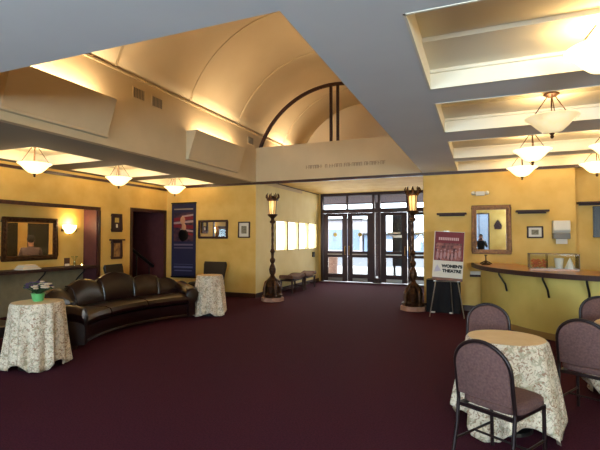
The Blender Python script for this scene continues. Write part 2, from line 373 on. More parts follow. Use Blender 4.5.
# ------------------------------------------------------------ entrance doors and transom frame
xa, xb = XL+.1, XR-.1; xm = XC
fr = struct(MB().box(xa, xa+.08, YD-.06, YD+.12, 0, 3.22).box(xb-.08, xb, YD-.06, YD+.12, 0, 3.22)
    .box(xm-.14, xm-.06, YD-.06, YD+.12, 0, 3.12).box(xm+.06, xm+.14, YD-.06, YD+.12, 0, 3.12)
    .box(xa+.08, xb-.08, YD-.06, YD+.12, 3.12, 3.22).box(xa+.08, xm-.14, YD-.08, YD+.12, 2.50, 2.64).box(xm+.14, xb-.08, YD-.08, YD+.12, 2.50, 2.64)
    .box(xm-.06, xm+.06, YD-.04, YD+.1, 2.50, 2.64).box(xm-.06, xm+.06, YD-.04, YD+.1, 0, .18)
    .build('trim_11', 'doorwood', bevel=.006))
b = MB()
for a, c in ((xa+.08, xm-.14), (xm+.14, xb-.08)):
    b.box((a+c)/2-.03, (a+c)/2+.03, YD-.03, YD+.06, 2.64, 3.12)
b.build('transom_mullion', 'doorwood', fr)
for a, c in ((xa+.08, xm-.14), (xm-.06, xm+.06), (xm+.14, xb-.08)): MB().box(a, c, YD+.03, YD+.035, 2.64 if c-a > .5 else 2.64, 3.12).build('transom_pane', 'glass', fr)
MB().box(xm-.06, xm+.06, YD+.03, YD+.035, .18, 2.5).build('side_pane', 'glass', fr)
DW = (xm-.14-xa-.08)/2
k = 0
for base in (xa+.08, xm+.14):
    for q in (0, 1):
        k += 1; x0 = base+q*DW+.008; x1 = x0+DW-.016; yy0, yy1 = YD, YD+.05; st = .185
        d = struct(MB().box(x0, x0+st, yy0, yy1, .03, 2.49).box(x1-st, x1, yy0, yy1, .03, 2.49).box(x0+st, x1-st, yy0, yy1, 2.38, 2.49).box(x0+st, x1-st, yy0, yy1, .90, 1.12).box(x0+st, x1-st, yy0, yy1, .03, .30).build('door_%d' % k, 'doorwood', bevel=.006))
        MB().box(x0+st, x1-st, YD+.022, YD+.028, 1.12, 2.38).build('glass_pane', 'glass', d)
        MB().box(x0+st, x1-st, YD+.022, YD+.028, .30, .90).build('glass_pane', 'glass', d)
        MB().box(x0+st, x1-st, YD-.005, YD-.001, .05, .16).build('kick_plate', 'chrome', d)
        hx = x1-.07 if q == 0 else x0+.07
        MB().tube([(hx, YD, 1.0), (hx, YD-.06, 1.0), (hx, YD-.06, 1.3), (hx, YD, 1.3)], .013).build('door_handle', 'brass', d, smooth=True)
        MB().box(x0+st, x1-st, YD-.05, YD-.03, .99, 1.03).build('push_bar', 'chrome', d)
        if k <= 2:
            xc = (x0+x1)/2
            MB().lathe([(0, 0), (.075, 0), (.075, .004), (0, .004)], 20).build('round_emblem', 'gold', d).matrix_local = Matrix.Translation((xc, YD+.018, 1.72)) @ Matrix.Rotation(PI/2, 4, 'X')
            MB().box(xc-.1, xc+.1, YD+.014, YD+.018, 1.50, 1.515).build('emblem_line', 'grey', d)
        else:
            MB().box(x0+st+.05, x1-st-.05, YD+.014, YD+.018, 1.74, 1.80).box(x0+st+.12, x1-st-.12, YD+.014, YD+.018, 1.66, 1.69).build('window_lettering', 'offwhite', d)
for i, xx in enumerate((xa+.6, xm+.75)):  # door closers on the header
    cl = thing('door_closer', ('dark metal door closer arm on the header of the left entrance doors', 'dark metal door closer arm on the header of the right entrance doors')[i], 'door closer', (xx, YD-.08, 2.56))
    MB().box(-.15, .15, -.06, -.001, -.03, .04).build('closer_body', 'steel', cl); MB().tube([(.1, -.06, 0), (.3, -.1, -.02)], .012).build('closer_arm', 'steel', cl)
SB('trim_12', 'chrome', (xa, xb, YD-.08, YD+.14, 0, .018))

# ------------------------------------------------------------ outside
SB('ground_sidewalk', 'pave', (-30, 20, YD+.0501, 24, -.12, -.01))
SB('ground_road', 'road', (-40, 30, 24, 36, -.16, -.05))
SB('ground_back', 'pave', (-20, 20, -14, BACK-.15, -.12, -.01))
t = thing('building', 'blue-grey building behind the back windows, seen in the gilt mirror', 'building', (-2, -11, -.05)); MB().box(-3, 6, -3, 0, 0, 3.6).build('wall', 'facade', t)
for j in range(5): MB().box(-2.6+j*1.7, -1.5+j*1.7, .001, .04, .9, 2.4).build('window', 'facade', t)
SB('ground_side', 'pave', (-30, XL-.2, YW+.2, YD+.05, -.12, -.01))
cn = struct(MB().box(-9.5, 2.5, YD+.2, 18.6, 3.13, 3.3).build('ceiling_canopy', 'canopy'))
MB().box(-9.5, 2.5, 18.6, 18.72, 3.09, 3.4).build('canopy_edge', 'doorwood', cn)
for i, px_ in enumerate((-4.05, -8.5, .4)):
    tag(MB().box(-.1, .1, -.1, .1, 0, 3.09).box(-.15, .15, -.15, .15, 0, .15).build('canopy_post', 'doorwood', loc=(px_, 18.45, -.01)), ('dark canopy post seen behind the middle post of the entrance', 'dark canopy post out of sight to the left of the entrance', 'dark canopy post hidden to the right of the entrance')[i], 'post', 'posts of the outside canopy')
ki = thing('notice_kiosk', 'dark freestanding notice board outside the right entrance doors', 'notice board', (-3.0, 17.4, -.01))
MB().box(-.22, .22, -.06, .06, .5, 2.5).build('board', 'black', ki, bevel=.01); MB().box(-.18, .18, -.07, -.06, 1.62, 1.72).build('notice', 'offwhite', ki)
for sx in (-.15, .15): MB().box(sx-.04, sx+.04, -.04, .04, 0, .5).build('leg', 'steel', ki)
ur = thing('litter_bin', 'pale round litter bin on the pavement outside the left entrance door', 'bin', (-6.1, 18.4, -.01))
MB().lathe([(.24, 0), (.27, .7), (.29, .74), (.27, .78), (.2, .86), (0, .9)], 24).build('bin_body', 'stone', ur, smooth=True)
for i, (x0, x1, h, mm) in enumerate(((-16, -9.5, 3.2, 'brick'), (-9.3, -1.5, 1.9, 'facade'), (-1.3, 8, 3.4, 'brick'))):
    bd = thing('building', ('low brick shopfront across the road, at the far left of the doors', 'low blue-grey glazed shopfront straight across the road', 'brick shopfront across the road behind the right doors')[i], 'building', (x0, 37, -.05))
    MB().box(0, x1-x0, 0, 5, 0, h).build('wall', mm, bd); MB().box(-.1, x1-x0+.1, -.2, 5.1, h, h+.15).build('roof_edge', 'steel', bd)
    nwin = int((x1-x0)/1.6)
    for j in range(nwin): MB().box(.3+j*1.6, 1.5+j*1.6, -.05, -.001, .6, min(h-.4, 2.4)).build('window', 'facade' if mm == 'brick' else 'offwhite', bd)

# ------------------------------------------------------------ pendant lamps
WARM = (1.0, 0.74, 0.42)
def pendant(loc, rod, label, group, power=16, rad=.28, bowl='bowl'):
    t = thing('pendant_lamp', label, 'ceiling lamp', loc, 0, group)      # loc = ceiling point; rim hangs 'rod' below
    MB().lathe([(0, 0), (.085, 0), (.085, -.012), (.05, -.035), (.02, -.045), (0, -.045)], 24).build('ceiling_rose', 'bronze', t, smooth=True)
    z = -rod
    b = MB(); prof = [(0, z-.18), (.05, z-.177), (.11, z-.155), (.165, z-.105), (.215, z-.048), (rad-.02, z-.012), (rad, z), (rad, z+.008), (rad-.025, z+.0), (.205, z-.038), (.155, z-.092), (.10, z-.14), (.05, z-.16), (0, z-.163)]
    b.lathe(prof, 36); gb = b.build('glass_bowl', bowl, t, smooth=True)
    for i in range(3):
        a = 2*PI*i/3+.5
        r_ = MB(); r_.tube([(.05*math.cos(a), .05*math.sin(a), -.03), ((rad-.03)*math.cos(a), (rad-.03)*math.sin(a), z+.006)], .006, 6)
        r_.ball(((rad-.03)*math.cos(a), (rad-.03)*math.sin(a), z+.008), .014, 1)
        r_.build('hanging_rod', 'bronze', t, smooth=True)
    MB().tube([(0, 0, -.04), (0, 0, z-.17)], .008, 8).build('stem', 'bronze', t)
    MB().lathe([(0, z-.245), (.012, z-.24), (.022, z-.22), (.014, z-.205), (.024, z-.192), (.03, z-.18), (0, z-.175)], 14).build('finial', 'bronze', gb, smooth=True)
    l = bpy.data.lights.new('bulb', 'POINT'); l.energy = power; l.color = WARM; l.shadow_soft_size = .07
    lo = bpy.data.objects.new('bulb', l); C.objects.link(lo); lo.parent = t; lo.location = (.0, 0.0, z+.045)
    return t
RL = [((.91, 3.97), 'large pendant bowl lamp nearest the camera at the top right'),
      ((.78, 5.73), 'dimmer marbled pendant bowl lamp in the second ceiling bay, finial below it'),
      ((.78, 7.75), 'bright pendant bowl lamp in the third ceiling bay, just beyond the marbled one'),
      ((.78, 9.62), 'bright pendant bowl lamp in the last ceiling bay, above the gilt mirror'),
      ((1.82, 7.75), 'pendant bowl lamp partly cut off at the right edge, in the third bay'),
      ((2.03, 9.62), 'bright pendant bowl lamp at the right edge, last bay, over the towel dispenser')]
for i, ((x, y), lb) in enumerate(RL): pendant((x, y, H+(.18 if i else .22)), .28 if i else .25, lb, 'bowl lamps over the bar side', 13, bowl='dimbowl' if i == 1 else 'bowl')
LL = [(3.6, 'pendant bowl lamp in the left aisle, out of view'), (5.45, 'pendant bowl lamp in the left aisle nearest the camera, left of its neighbours'), (7.45, 'middle pendant bowl lamp of the left aisle, over the sofa'), (9.4, 'farthest pendant bowl lamp of the left aisle, above the navy banner')]
for y, lb in LL[1:]: pendant((-7.5, y, H+.2), .34, lb, 'bowl lamps in the left aisle', 22)

# ------------------------------------------------------------ uplight troughs on the vault sides
def trough(x, y, ln, side, label):
    t = thing('uplight_trough', label, 'wall light', (x, y, 3.2 if y < 11 else 3.45), 0, 'uplight troughs along the vault')
    s = side
    b = MB()
    # flared body: narrow top, wide; slanted ends
    def ring(z, d, e): return [(s*.001, -ln/2, z), (s*d, -ln/2, z), (s*d, ln/2, z), (s*.001, ln/2, z)]
    rows = [ring(.04, .06, .05), ring(.60, .25, .0)]
    b.grid(rows, True); 
    b.build('trough_body', 'fascia', t)
    MB().box(*( (.001, .085) if s > 0 else (-.085, -.001)), -ln/2-.02, ln/2+.02, 0, .04).build('bottom_moulding', 'fascia', t, bevel=.012)
    MB().box(*( (.002, .06) if s > 0 else (-.06, -.002)), -ln/2+.03, ln/2-.03, .05, .06).build('inner_floor', 'white', t)
    l = bpy.data.lights.new('trough_tube', 'AREA'); l.shape = 'RECTANGLE'; l.size = .08; l.size_y = ln*.75; l.energy = 27; l.color = (1, .77, .48)
    lo = bpy.data.objects.new('trough_tube', l); C.objects.link(lo); lo.parent = t; lo.location = (s*.13, 0, .5); lo.rotation_euler = (PI, -s*.25, 0)
    return t
trough(XL, 4.37, 1.68, 1, 'plaster uplight trough high on the left fascia, nearest the camera')
trough(XL, 8.3, 2.0, 1, 'plaster uplight trough high on the left fascia, farther one near the dark arch')
trough(XR, 4.2, 2.0, -1, 'added plaster uplight trough unseen on the right side of the vault, nearer one')  # added unseen pair, kept for the light they throw on the vault
trough(XR, 8.3, 2.0, -1, 'added plaster uplight trough unseen on the right side of the vault, farther one')
trough(XL, 12.0, 1.8, 1, 'plaster uplight trough glowing beyond the dark arch, left side')
for i, (y, z, lb) in enumerate(((5.95, 4.14, 'louvred wall vent high on the left fascia, left one of the pair'), (6.42, 4.12, 'louvred wall vent high on the left fascia, right one of the pair'), (10.0, 4.15, 'small louvred wall vent beside the foot of the dark arch'))):
    t = thing('wall_vent', lb, 'vent', (XL, y, z), 0, 'vents on the vault fascia')
    MB().box(0, .012, -.15, .15, -.1, .1).build('vent_frame', 'fascia', t)
    b = MB()
    for j in range(7): b.box(.012, .018, -.13+j*.038, -.13+j*.038+.02, -.085, .085)
    b.build('louvre', 'vent', t)
# raised lettering along the entrance fascia: too worn to read, small relief strokes
t = thing('fascia_lettering', 'row of small raised brown letters along the bottom of the entrance fascia', 'lettering', (XC-.72, YW, 3.36))
b = MB(); x = 0; random.seed(3)
for wlen in (7, 1, 5, 7, 8):
    for j in range(wlen):
        k = random.random()
        b.box(x, x+.012, -.012, -.0005, 0, .09)
        if k > .3: b.box(x+.012, x+.045, -.012, -.0005, .078, .09)
        if k > .5: b.box(x+.045, x+.056, -.012, -.0005, 0, .09)
        if k < .6: b.box(x+.012, x+.04, -.012, -.0005, .04, .05)
        x += .066
    x += .05
b.build('letters', mat('letter_brown', (165, 136, 104), .6), t)

# ------------------------------------------------------------ frames, mirrors on walls (local: faces -Y at y=0, hung on wall at y=0)
def framed(name, label, cat, loc, rz, w_, h_, fw, fm, pane, depth=.04, parts=None, group=None):
    t = thing(name, label, cat, loc, rz, group)
    b = MB(); W, Hh = w_/2, h_/2
    b.box(-W, W, -depth, -.0005, Hh-fw, Hh).box(-W, W, -depth, -.0005, -Hh, -Hh+fw).box(-W, -W+fw, -depth, -.0005, -Hh+fw, Hh-fw).box(W-fw, W, -depth, -.0005, -Hh+fw, Hh-fw)
    b.build('frame', fm, t, bevel=min(.012, fw*.2))
    MB().box(-W+fw, W-fw, -depth*.5, -.001, -Hh+fw, Hh-fw).build('mirror_glass' if pane == 'mirror' else 'picture', pane, t)
    if parts: parts(t, W-fw, Hh-fw, -depth*.5)
    return t
def gilt_extra(t, W, Hh, y):
    b = MB()
    b.box(-W-.0, W, y-.012, y-.001, Hh-.03, Hh).box(-W, W, y-.012, y-.001, -Hh, -Hh+.03).box(-W, -W+.03, y-.012, y-.001, -Hh+.03, Hh-.03).box(W-.03, W, y-.012, y-.001, -Hh+.03, Hh-.03)
    b.build('inner_moulding', 'goldframe', t)
framed('wall_mirror', 'tall gilt framed mirror on the yellow wall behind the bar', 'mirror', (.22, YW, 1.78), 0, .78, 1.06, .07, 'goldframe', 'mirror', .05, gilt_extra)
framed('wall_mirror', 'small wide black framed mirror right of the navy banner', 'mirror', (-6.89, YW, 1.84), 0, .96, .52, .06, 'darkwood', 'mirror', .04)
def certificate(t, W, Hh, y):
    MB().box(-W*.55, W*.55, y-.003, y-.001, -Hh*.55, Hh*.55).build('print', mat('faded_print', (150, 140, 118), .8, c2=(110, 100, 84), scale=30), t)
framed('framed_picture', 'small dark framed print on the yellow wall left of the entrance corner', 'picture', (-5.9, YW, 1.82), 0, .36, .44, .035, 'darkwood', 'offwhite', .03, certificate)
framed('framed_notice', 'small dark framed notice left of the paper towel dispenser', 'picture', (1.06, YW, 1.72), 0, .30, .25, .03, 'darkwood', 'offwhite', .03, certificate)
framed('wall_screen', 'black panel on the yellow wall at the right edge under a shelf', 'screen', (2.72, YW+.28, 1.93), 0, 1.15, .64, .03, 'black', 'black', .06)
def pic_a(t, W, Hh, y):
    MB().box(-W*.6, W*.6, y-.004, y-.001, Hh*.05, Hh*.75).build('photo', mat('yellowed_photo', (190, 160, 80), .7), t); MB().box(-W*.25, W*.25, y-.004, y-.001, -Hh*.7, -Hh*.2).build('photo', 'offwhite', t)
framed('framed_picture', 'small dark framed picture left of the stair doorway, upper of two', 'picture', (XA, 8.38, 1.98), PI/2, .34, .46, .06, 'darkwood', mat('dark_mount', (62, 36, 34), .7), .04, pic_a)
def pic_b(t, W, Hh, y):
    MB().box(-W-.11, W+.11, -.09, -.001, Hh+.06, Hh+.10).build('cornice_shelf', 'darkwood', t)
framed('framed_picture', 'lower small framed panel with ledge on top, left of the stair doorway', 'picture', (XA, 8.38, 1.30), PI/2, .34, .46, .06, 'darkwood', mat('ochre_print', (176, 130, 70), .7, c2=(120, 80, 50), scale=12), .05, pic_b)

# wall shelves
def shelf(x0, x1, z, label, y=YW):
    t = thing('wall_shelf', label, 'shelf', ((x0+x1)/2, y, z), 0, 'floating shelves on the bar wall'); W = (x1-x0)/2
    MB().box(-W, W, -.2, -.001, -.02, .02).build('board', 'darkwood', t, bevel=.006)
    MB().box(-W+.04, W-.04, -.03, -.001, -.05, -.02).build('cleat', 'darkwood', t)
shelf(-.89, -.27, 2.135, 'dark empty floating shelf above the easel poster'); shelf(.70, 1.31, 2.16, 'dark empty floating shelf right of the gilt mirror'); shelf(1.86, 3.0, 2.32, 'dark floating shelf at the right edge above the black panel', YW+.28)
# emergency light
t = thing('emergency_light', 'white twin-head emergency light above the gilt mirror', 'emergency light', (.01, YW, 2.57))
MB().box(-.09, .09, -.07, -.001, -.045, .045).build('housing', 'white', t, bevel=.008)
for sx in (-1, 1): MB().lathe([(.02, 0), (.045, -.03), (.045, -.05), (0, -.055)], 14).build('lamp_head', 'white', t, smooth=True).matrix_local = Matrix.Translation((sx*.14, -.05, .0)) @ Matrix.Rotation(-PI/2*.8, 4, 'X') @ Matrix.Diagonal((1, 1, -1, 1))
for sx in (-1, 1): MB().tube([(sx*.08, -.04, 0), (sx*.14, -.05, 0)], .012, 8).build('bracket', 'white', t)
# paper towel dispenser
t = thing('towel_dispenser', 'white paper towel dispenser on the yellow wall above the glass case', 'dispenser', (1.52, YW, 1.56))
MB().prism([(0, .14), (-.17, .14), (-.22, .2), (-.2, .39), (0, .39)], -.15, .15, 'x').build('cover', 'white', t, bevel=.012).location = (0, -.001, 0)
MB().box(-.15, .15, -.2, -.001, .02, .138).build('lower_body', 'grey', t, bevel=.01)
MB().box(-.1, .1, -.15, -.145, -.08, .03).build('paper_sheet', 'offwhite', t)
t = thing('wall_socket_box', 'white wall socket box with dark base left of the bar', 'socket', (-.1, YW, .80))
MB().box(-.11, .11, -.05, -.001, 0, .07).build('cover', 'white', t); MB().box(-.12, .12, -.06, -.001, -.05, -.001).build('base', 'darkwood', t)

# banner on the wall
t = thing('wall_banner', 'tall navy banner with a red and white flag picture, left of the small mirror', 'banner', (-7.88, YW-.01, .48))
MB().box(-.42, .42, -.02, -.005, 0, 2.12).build('cloth_panel', 'navy', t)
MB().box(-.43, .43, -.035, 0.0, 2.10, 2.14).build('top_rail', 'black', t); MB().box(-.43, .43, -.035, 0.0, -.02, .02).build('bottom_rail', 'black', t)
b = MB()
V = b.bm
b.box(-.34, .34, -.024, -.021, .92+.1, 1.85)
bp_ = b.build('picture_panel', mat('banner_picture', (34, 26, 50), .6, c2=(90, 50, 60), scale=9), t)
for (x0, x1, z0, z1, sl, mm) in ((-.34, .34, 1.62, 1.72, .06, 'red'), (-.34, .34, 1.54, 1.60, .05, 'flagwhite'), (-.05, .34, 1.73, 1.78, .05, 'flagwhite'), (-.34, .34, 1.40, 1.50, -.05, 'red'), (-.1, .34, 1.31, 1.36, -.05, 'flagwhite'), (.05, .34, 1.2, 1.27, -.04, 'red')):
    MB().prism([(x0, z0-sl/2), (x1, z0+sl/2), (x1, z1+sl/2), (x0, z1-sl/2)], -.028, -.025, 'y').build('flag_stripe', mm, bp_)
MB().ball((-.02, -.03, 1.62), .09, 2, (1, .1, 1.4)).ball((.02, -.03, 1.42), .10, 2, (.8, .1, 1.2)).build('pictured_figure', mat('print_skin', (176, 130, 104), .7), bp_)
MB().ball((.0, -.03, 1.2), .2, 2, (.9, .07, .9)).build('pictured_coat', 'black', bp_)
MB().box(-.33, .33, -.026, -.021, 1.93, 1.965).build('heading', mat('banner_gold', (150, 130, 110), .6), t)
MB().box(-.33, .33, -.026, -.021, .90, .95).box(-.33, .33, -.026, -.021, .82, .85).build('caption', mat('banner_grey', (104, 92, 116), .6), t)
MB().box(-.33, .33, -.026, -.021, .36, .37).box(-.33, .33, -.026, -.021, .26, .31).box(-.30, .30, -.026, -.021, .17, .2).build('footer_text', mat('banner_grey_two', (92, 92, 130), .6), t)

# ------------------------------------------------------------ alcove: framed hatch, ledge, sconce, person
t = thing('hatch_frame', 'wide ornate dark framed glass on the alcove wall, a figure seen in it', 'framed glass', (XB, 6.41, 1.575), PI/2)
W, Hh, fw = .62, .46, .1
b = MB(); b.box(-W, W, -.06, -.0005, Hh-fw, Hh).box(-W, W, -.06, -.0005, -Hh, -Hh+fw).box(-W, -W+fw, -.06, -.0005, -Hh+fw, Hh-fw).box(W-fw, W, -.06, -.0005, -Hh+fw, Hh-fw); b.build('frame', 'bronze', t, bevel=.015)
def rope(p, q, n_):
    p, q = Vector(p), Vector(q); MB().tube([p+(q-p)*i/n_ for i in range(n_+1)], [.012+.010*abs(math.sin(i*PI/4)) for i in range(n_+1)], 8).build('carved_beading', 'bronze', t, smooth=True)
for zz in (Hh-.05, -Hh+.05): rope((-W+.03, -.062, zz), (W-.03, -.062, zz), 56)
for xx in (W-.05, -W+.05): rope((xx, -.062, -Hh+.05), (xx, -.062, Hh-.05), 40)
MB().box(-W+fw, W-fw, -.012, -.008, -Hh+fw, Hh-fw).build('glass_pane', 'glass', t)
# office behind the hatch
SB('wall_office', 'wall', (-10.95, -10.85, 4.6, 8.6, 0, 2.9), (-10.95, XB-.1, 8.3, 8.4, 0, 2.9), (-10.95, XB-.1, 4.8, 4.9, 0, 2.9))
SB('ceiling_office', 'ceil', (-10.95, XB-.1, 4.8, 8.4, 2.6, 2.7)); SB('floor_office', 'carpet', (-10.95, XB, 4.8, 8.4, -.1, 0))
for i, y in enumerate((7.15, 8.0)):
    d = struct(MB().box(-10.85, -10.80, y-.28, y+.28, 0, 1.98).build('door_%d' % (7+i), 'black'))
    MB().ball((-10.78, y+.2, 1.0), .025, 1).build('door_knob', 'brass', d)
l = bpy.data.lights.new('office_lamp', 'POINT'); l.energy = 40; l.color = (1, .75, .45); l.shadow_soft_size = .1
t = thing('office_lamp', 'small ceiling lamp in the room behind the alcove glass', 'ceiling lamp', (-9.9, 6.4, 2.6)); MB().lathe([(0, 0), (.14, 0), (.12, -.05), (0, -.07)], 20).build('lamp_shade', 'bowl', t, smooth=True)
lo = bpy.data.objects.new('bulb', l); C.objects.link(lo); lo.parent = t; lo.location = (0, 0, -.2)

t = thing('ledge', 'long narrow dark ledge across the left alcove under the framed glass', 'ledge', (XB, 5.35, .95))
MB().box(.001, .50, -2.4, 2.44, -.035, 0).build('board', 'darkwood', t, bevel=.006); MB().box(.48, .51, -2.4, 2.44, -.06, 0).build('nosing', 'darkwood', t)
for y in (-1.2, .05, 1.1, 2.1): MB().tube([(.44, y, -.05), (.40, y, -.12), (.2, y, -.28), (.08, y, -.42), (.03, y, -.6)], .016, 8).build('bracket', 'steel', t, smooth=True)
# sconce
t = thing('wall_sconce', 'glowing half-bowl wall sconce in the left alcove', 'wall lamp', (XB, 7.35, 1.84))
MB().lathe([(0, -.14), (.07, -.13), (.13, -.07), (.165, .0), (.17, .06), (.155, .06), (.15, .0), (.11, -.06), (0, -.12)], 20, a0=-PI/2, a1=PI/2).build('glass_bowl', mat('sconce_glass', (245, 230, 190), .4, emit=(255, 226, 150), es=5), t, smooth=True)
MB().box(.001, .02, -.2, .2, -.09, -.03).build('backplate', 'bronze', t); MB().lathe([(.0, -.17), (.02, -.16), (.0, -.14)], 10, c=(.04, 0, 0)).build('finial', 'bronze', t)
l = bpy.data.lights.new('bulb', 'POINT'); l.energy = 9; l.color = (1, .78, .42); l.shadow_soft_size = .05
lo = bpy.data.objects.new('bulb', l); C.objects.link(lo); lo.parent = t; lo.location = (.1, 0, .12)
# on the ledge
t = thing('table_card', 'dark menu card standing on the ledge below the sconce', 'card', (-8.6, 7.05, .95), PI/2)
MB().box(-.07, .07, -.012, .0, 0.0, .2).build('card', mat('card_brown', (88, 56, 44), .7), t); MB().box(-.06, .06, -.016, -.012, .02, .07).build('pale_strip', 'offwhite', t)
t = thing('candle_glass', 'small glowing candle glass on the alcove ledge', 'candle', (-8.6, 7.45, .95)); MB().lathe([(.025, 0), (.03, .06), (.026, .06), (.02, .01), (0, .01)], 14).build('glass', 'glass', t, smooth=True); MB().lathe([(0, .045), (.012, .04), (.016, .012), (0, .011)], 10).build('candle', 'flame', t, smooth=True)
t = thing('paper_stack', 'loose pale stack of leaflets on the ledge under the framed glass', 'papers', (-8.62, 6.15, .95))
for i in range(4): MB().box(-.13+.01*i, .14-.012*i, -.2+.02*i, .2-.03*i, .0005+i*.025, .024+i*.025).build('leaflet_bundle', 'petal' if i % 2 else 'offwhite', t)
t = thing('bud_vase', 'small clear vase with pale sprigs beside the sconce', 'vase', (-8.62, 7.27, .95)); MB().lathe([(.03, 0), (.035, .05), (.015, .1), (.02, .12)], 14).build('vase_body', 'glass', t, smooth=True)
b = MB()
for i in range(6): a = i; b.tube([(0, 0, .02), (.02*math.cos(a), .02*math.sin(a), .13), (.06*math.cos(a), .06*math.sin(a), .22)], .003, 5); b.ball((.06*math.cos(a), .06*math.sin(a), .22), .014, 1)
b.build('sprigs', mat('sprig', (150, 140, 60), .8), t, smooth=True)

# people
def person(name, label, loc, rz, shirt, trousers, arms, hairlen=.0, h=1.72):
    t = thing(name, label, 'person', loc, rz); s = h/1.72
    J = {'pelvis': ((0, 0, .95), .15), 'waist': ((0, .01, 1.08), .135), 'chest': ((0, 0, 1.28), .16), 'neckb': ((0, 0, 1.43), .07), 'neck': ((0, .01, 1.50), .055), 'head0': ((0, .015, 1.58), .075), 'head1': ((0, .015, 1.65), .08), 'top': ((0, .01, 1.69), .055)}
    E = [('pelvis', 'waist'), ('waist', 'chest'), ('chest', 'neckb'), ('neckb', 'neck'), ('neck', 'head0'), ('head0', 'head1'), ('head1', 'top')]
    for sd, sx in (('L', -1), ('R', 1)):
        J['hip'+sd] = ((sx*.09, 0, .88), .10); J['knee'+sd] = ((sx*.1, .01, .49), .062); J['ank'+sd] = ((sx*.1, -.02, .09), .042); J['toe'+sd] = ((sx*.11, .12, .04), .035)
        J['sh'+sd] = ((sx*.18, 0, 1.39), .07); el, wr = arms; J['el'+sd] = ((sx*el[0], el[1], el[2]), .045); J['wr'+sd] = ((sx*wr[0], wr[1], wr[2]), .028)
        E += [('pelvis', 'hip'+sd), ('hip'+sd, 'knee'+sd), ('knee'+sd, 'ank'+sd), ('ank'+sd, 'toe'+sd), ('chest', 'sh'+sd), ('sh'+sd, 'el'+sd), ('el'+sd, 'wr'+sd)]
    keys = list(J); me = bpy.data.meshes.new('body'); me.from_pydata([Vector(J[k][0])*s for k in keys], [(keys.index(a), keys.index(b_)) for a, b_ in E], [])
    o = bpy.data.objects.new('body', me); C.objects.link(o); o.parent = t
    sk = o.modifiers.new('skin', 'SKIN'); sk.use_smooth_shade = True
    for i, k in enumerate(keys): r = J[k][1]*s; me.skin_vertices[0].data[i].radius = (r*(1.12 if k in ('chest', 'pelvis', 'waist') else 1), r*(.85 if k in ('chest', 'pelvis', 'waist') else 1)); me.skin_vertices[0].data[i].use_root = (k == 'pelvis')
    o.modifiers.new('sub', 'SUBSURF').levels = 2; o.modifiers['sub'].render_levels = 2
    # colour regions by height and reach: skin / shirt / trousers
    m = bpy.data.materials.new('clothed_figure_'+shirt); m.use_nodes = True; n = m.node_tree.nodes; L = m.node_tree.links; tc = n.new('ShaderNodeTexCoord'); sp = n.new('ShaderNodeSeparateXYZ'); L.new(tc.outputs['Object'], sp.inputs[0])
    def gt(v, mult=1): q = n.new('ShaderNodeMath'); q.operation = 'GREATER_THAN'; q.inputs[1].default_value = v*s; L.new(sp.outputs['Z'], q.inputs[0]); return q.outputs[0]
    a = n.new('ShaderNodeMixRGB'); a.inputs[1].default_value = lin(trousers); a.inputs[2].default_value = M[shirt].node_tree.nodes['Principled BSDF'].inputs['Base Color'].default_value; L.new(gt(.96), a.inputs[0])
    c = n.new('ShaderNodeMixRGB'); L.new(a.outputs[0], c.inputs[1]); c.inputs[2].default_value = lin((196, 142, 112)); L.new(gt(1.47), c.inputs[0]); L.new(c.outputs[0], n['Principled BSDF'].inputs['Base Color']); n['Principled BSDF'].inputs['Roughness'].default_value = .8
    me.materials.append(m)
    b = MB(); b.ball((0, -.012, 1.655), .104, 3, (.86, .95, 1.0)); b2 = b.bm
    for v in list(b2.verts):
        if v.co.y > .045 and v.co.z < 1.69: b2.verts.remove(v)
        elif v.co.z < 1.58-hairlen: b2.verts.remove(v)
    for v in b2.verts: v.co *= s
    b.build('hair', 'hair', t, smooth=True)
    b = MB()
    for sx in (-1, 1): b.ball((sx*.03, .083, 1.635), .012, 1)
    for v in b.bm.verts: v.co *= s
    b.build('eyes', 'white', t)
    b = MB(); b.ball((0, .098, 1.605), .016, 1, (.8, 1, 1.5)); b.ball((0, .085, 1.565), .02, 1, (1.2, .4, .3))
    for sx in (-1, 1): b.ball((sx*.082, .01, 1.62), .022, 1, (.4, .8, 1.2))
    for v in b.bm.verts: v.co *= s
    b.build('face_features', 'skin', t, smooth=True)
    for sx in (-1, 1):
        wr = Vector((sx*arms[1][0], arms[1][1], arms[1][2]))*s; el = Vector((sx*arms[0][0], arms[0][1], arms[0][2]))*s; d = (wr-el).normalized(); side = d.cross(Vector((0, 0, 1)))
        side = side.normalized() if side.length > .1 else Vector((0, 1, 0))
        b = MB(); pc = wr + d*.045; b.tube([wr, pc, wr+d*.09], [.024, .036, .034], 10)
        for i, ln in enumerate((.07, .08, .075, .06)):
            st = wr + d*.085 + side*(-.027+.018*i); b.tube([st, st+d*ln*.5, st+d*ln*.8+Vector((0, 0, -.02))], [.009, .0085, .007], 6)
        st = wr+d*.03 - side*sx*.02; b.tube([st, st-side*sx*.03+d*.03, st-side*sx*.035+d*.06], [.011, .01, .008], 6)
        b.build('hand', 'skin', t, smooth=True)
    return t
person('person', 'person in a mauve-grey top standing behind the alcove glass, back turned', (-9.85, 7.1, 0), 0.95, 'shirt', (30, 28, 34), ((.24, .02, 1.12), (.22, .16, .93)), .08, 1.64)
person('person', 'person in dark clothes holding up a camera, seen in the gilt mirror', (0.02, -.52, 0), 0.0, 'darkshirt', (20, 20, 26), ((.25, .12, 1.18), (.09, .26, 1.47)), .04, 1.74)
t = thing('camera_body', 'small black camera held by the person in the gilt mirror', 'camera', (0.02, -.19, 1.55))
MB().box(-.06, .06, -.03, .02, -.035, .045).build('housing', 'black', t, bevel=.006); MB().lathe([(.025, 0), (.025, .03), (.02, .03)], 16).build('lens_barrel', 'steel', t).matrix_local = Matrix.Translation((0, .02, 0)) @ Matrix.Rotation(-PI/2, 4, 'X')
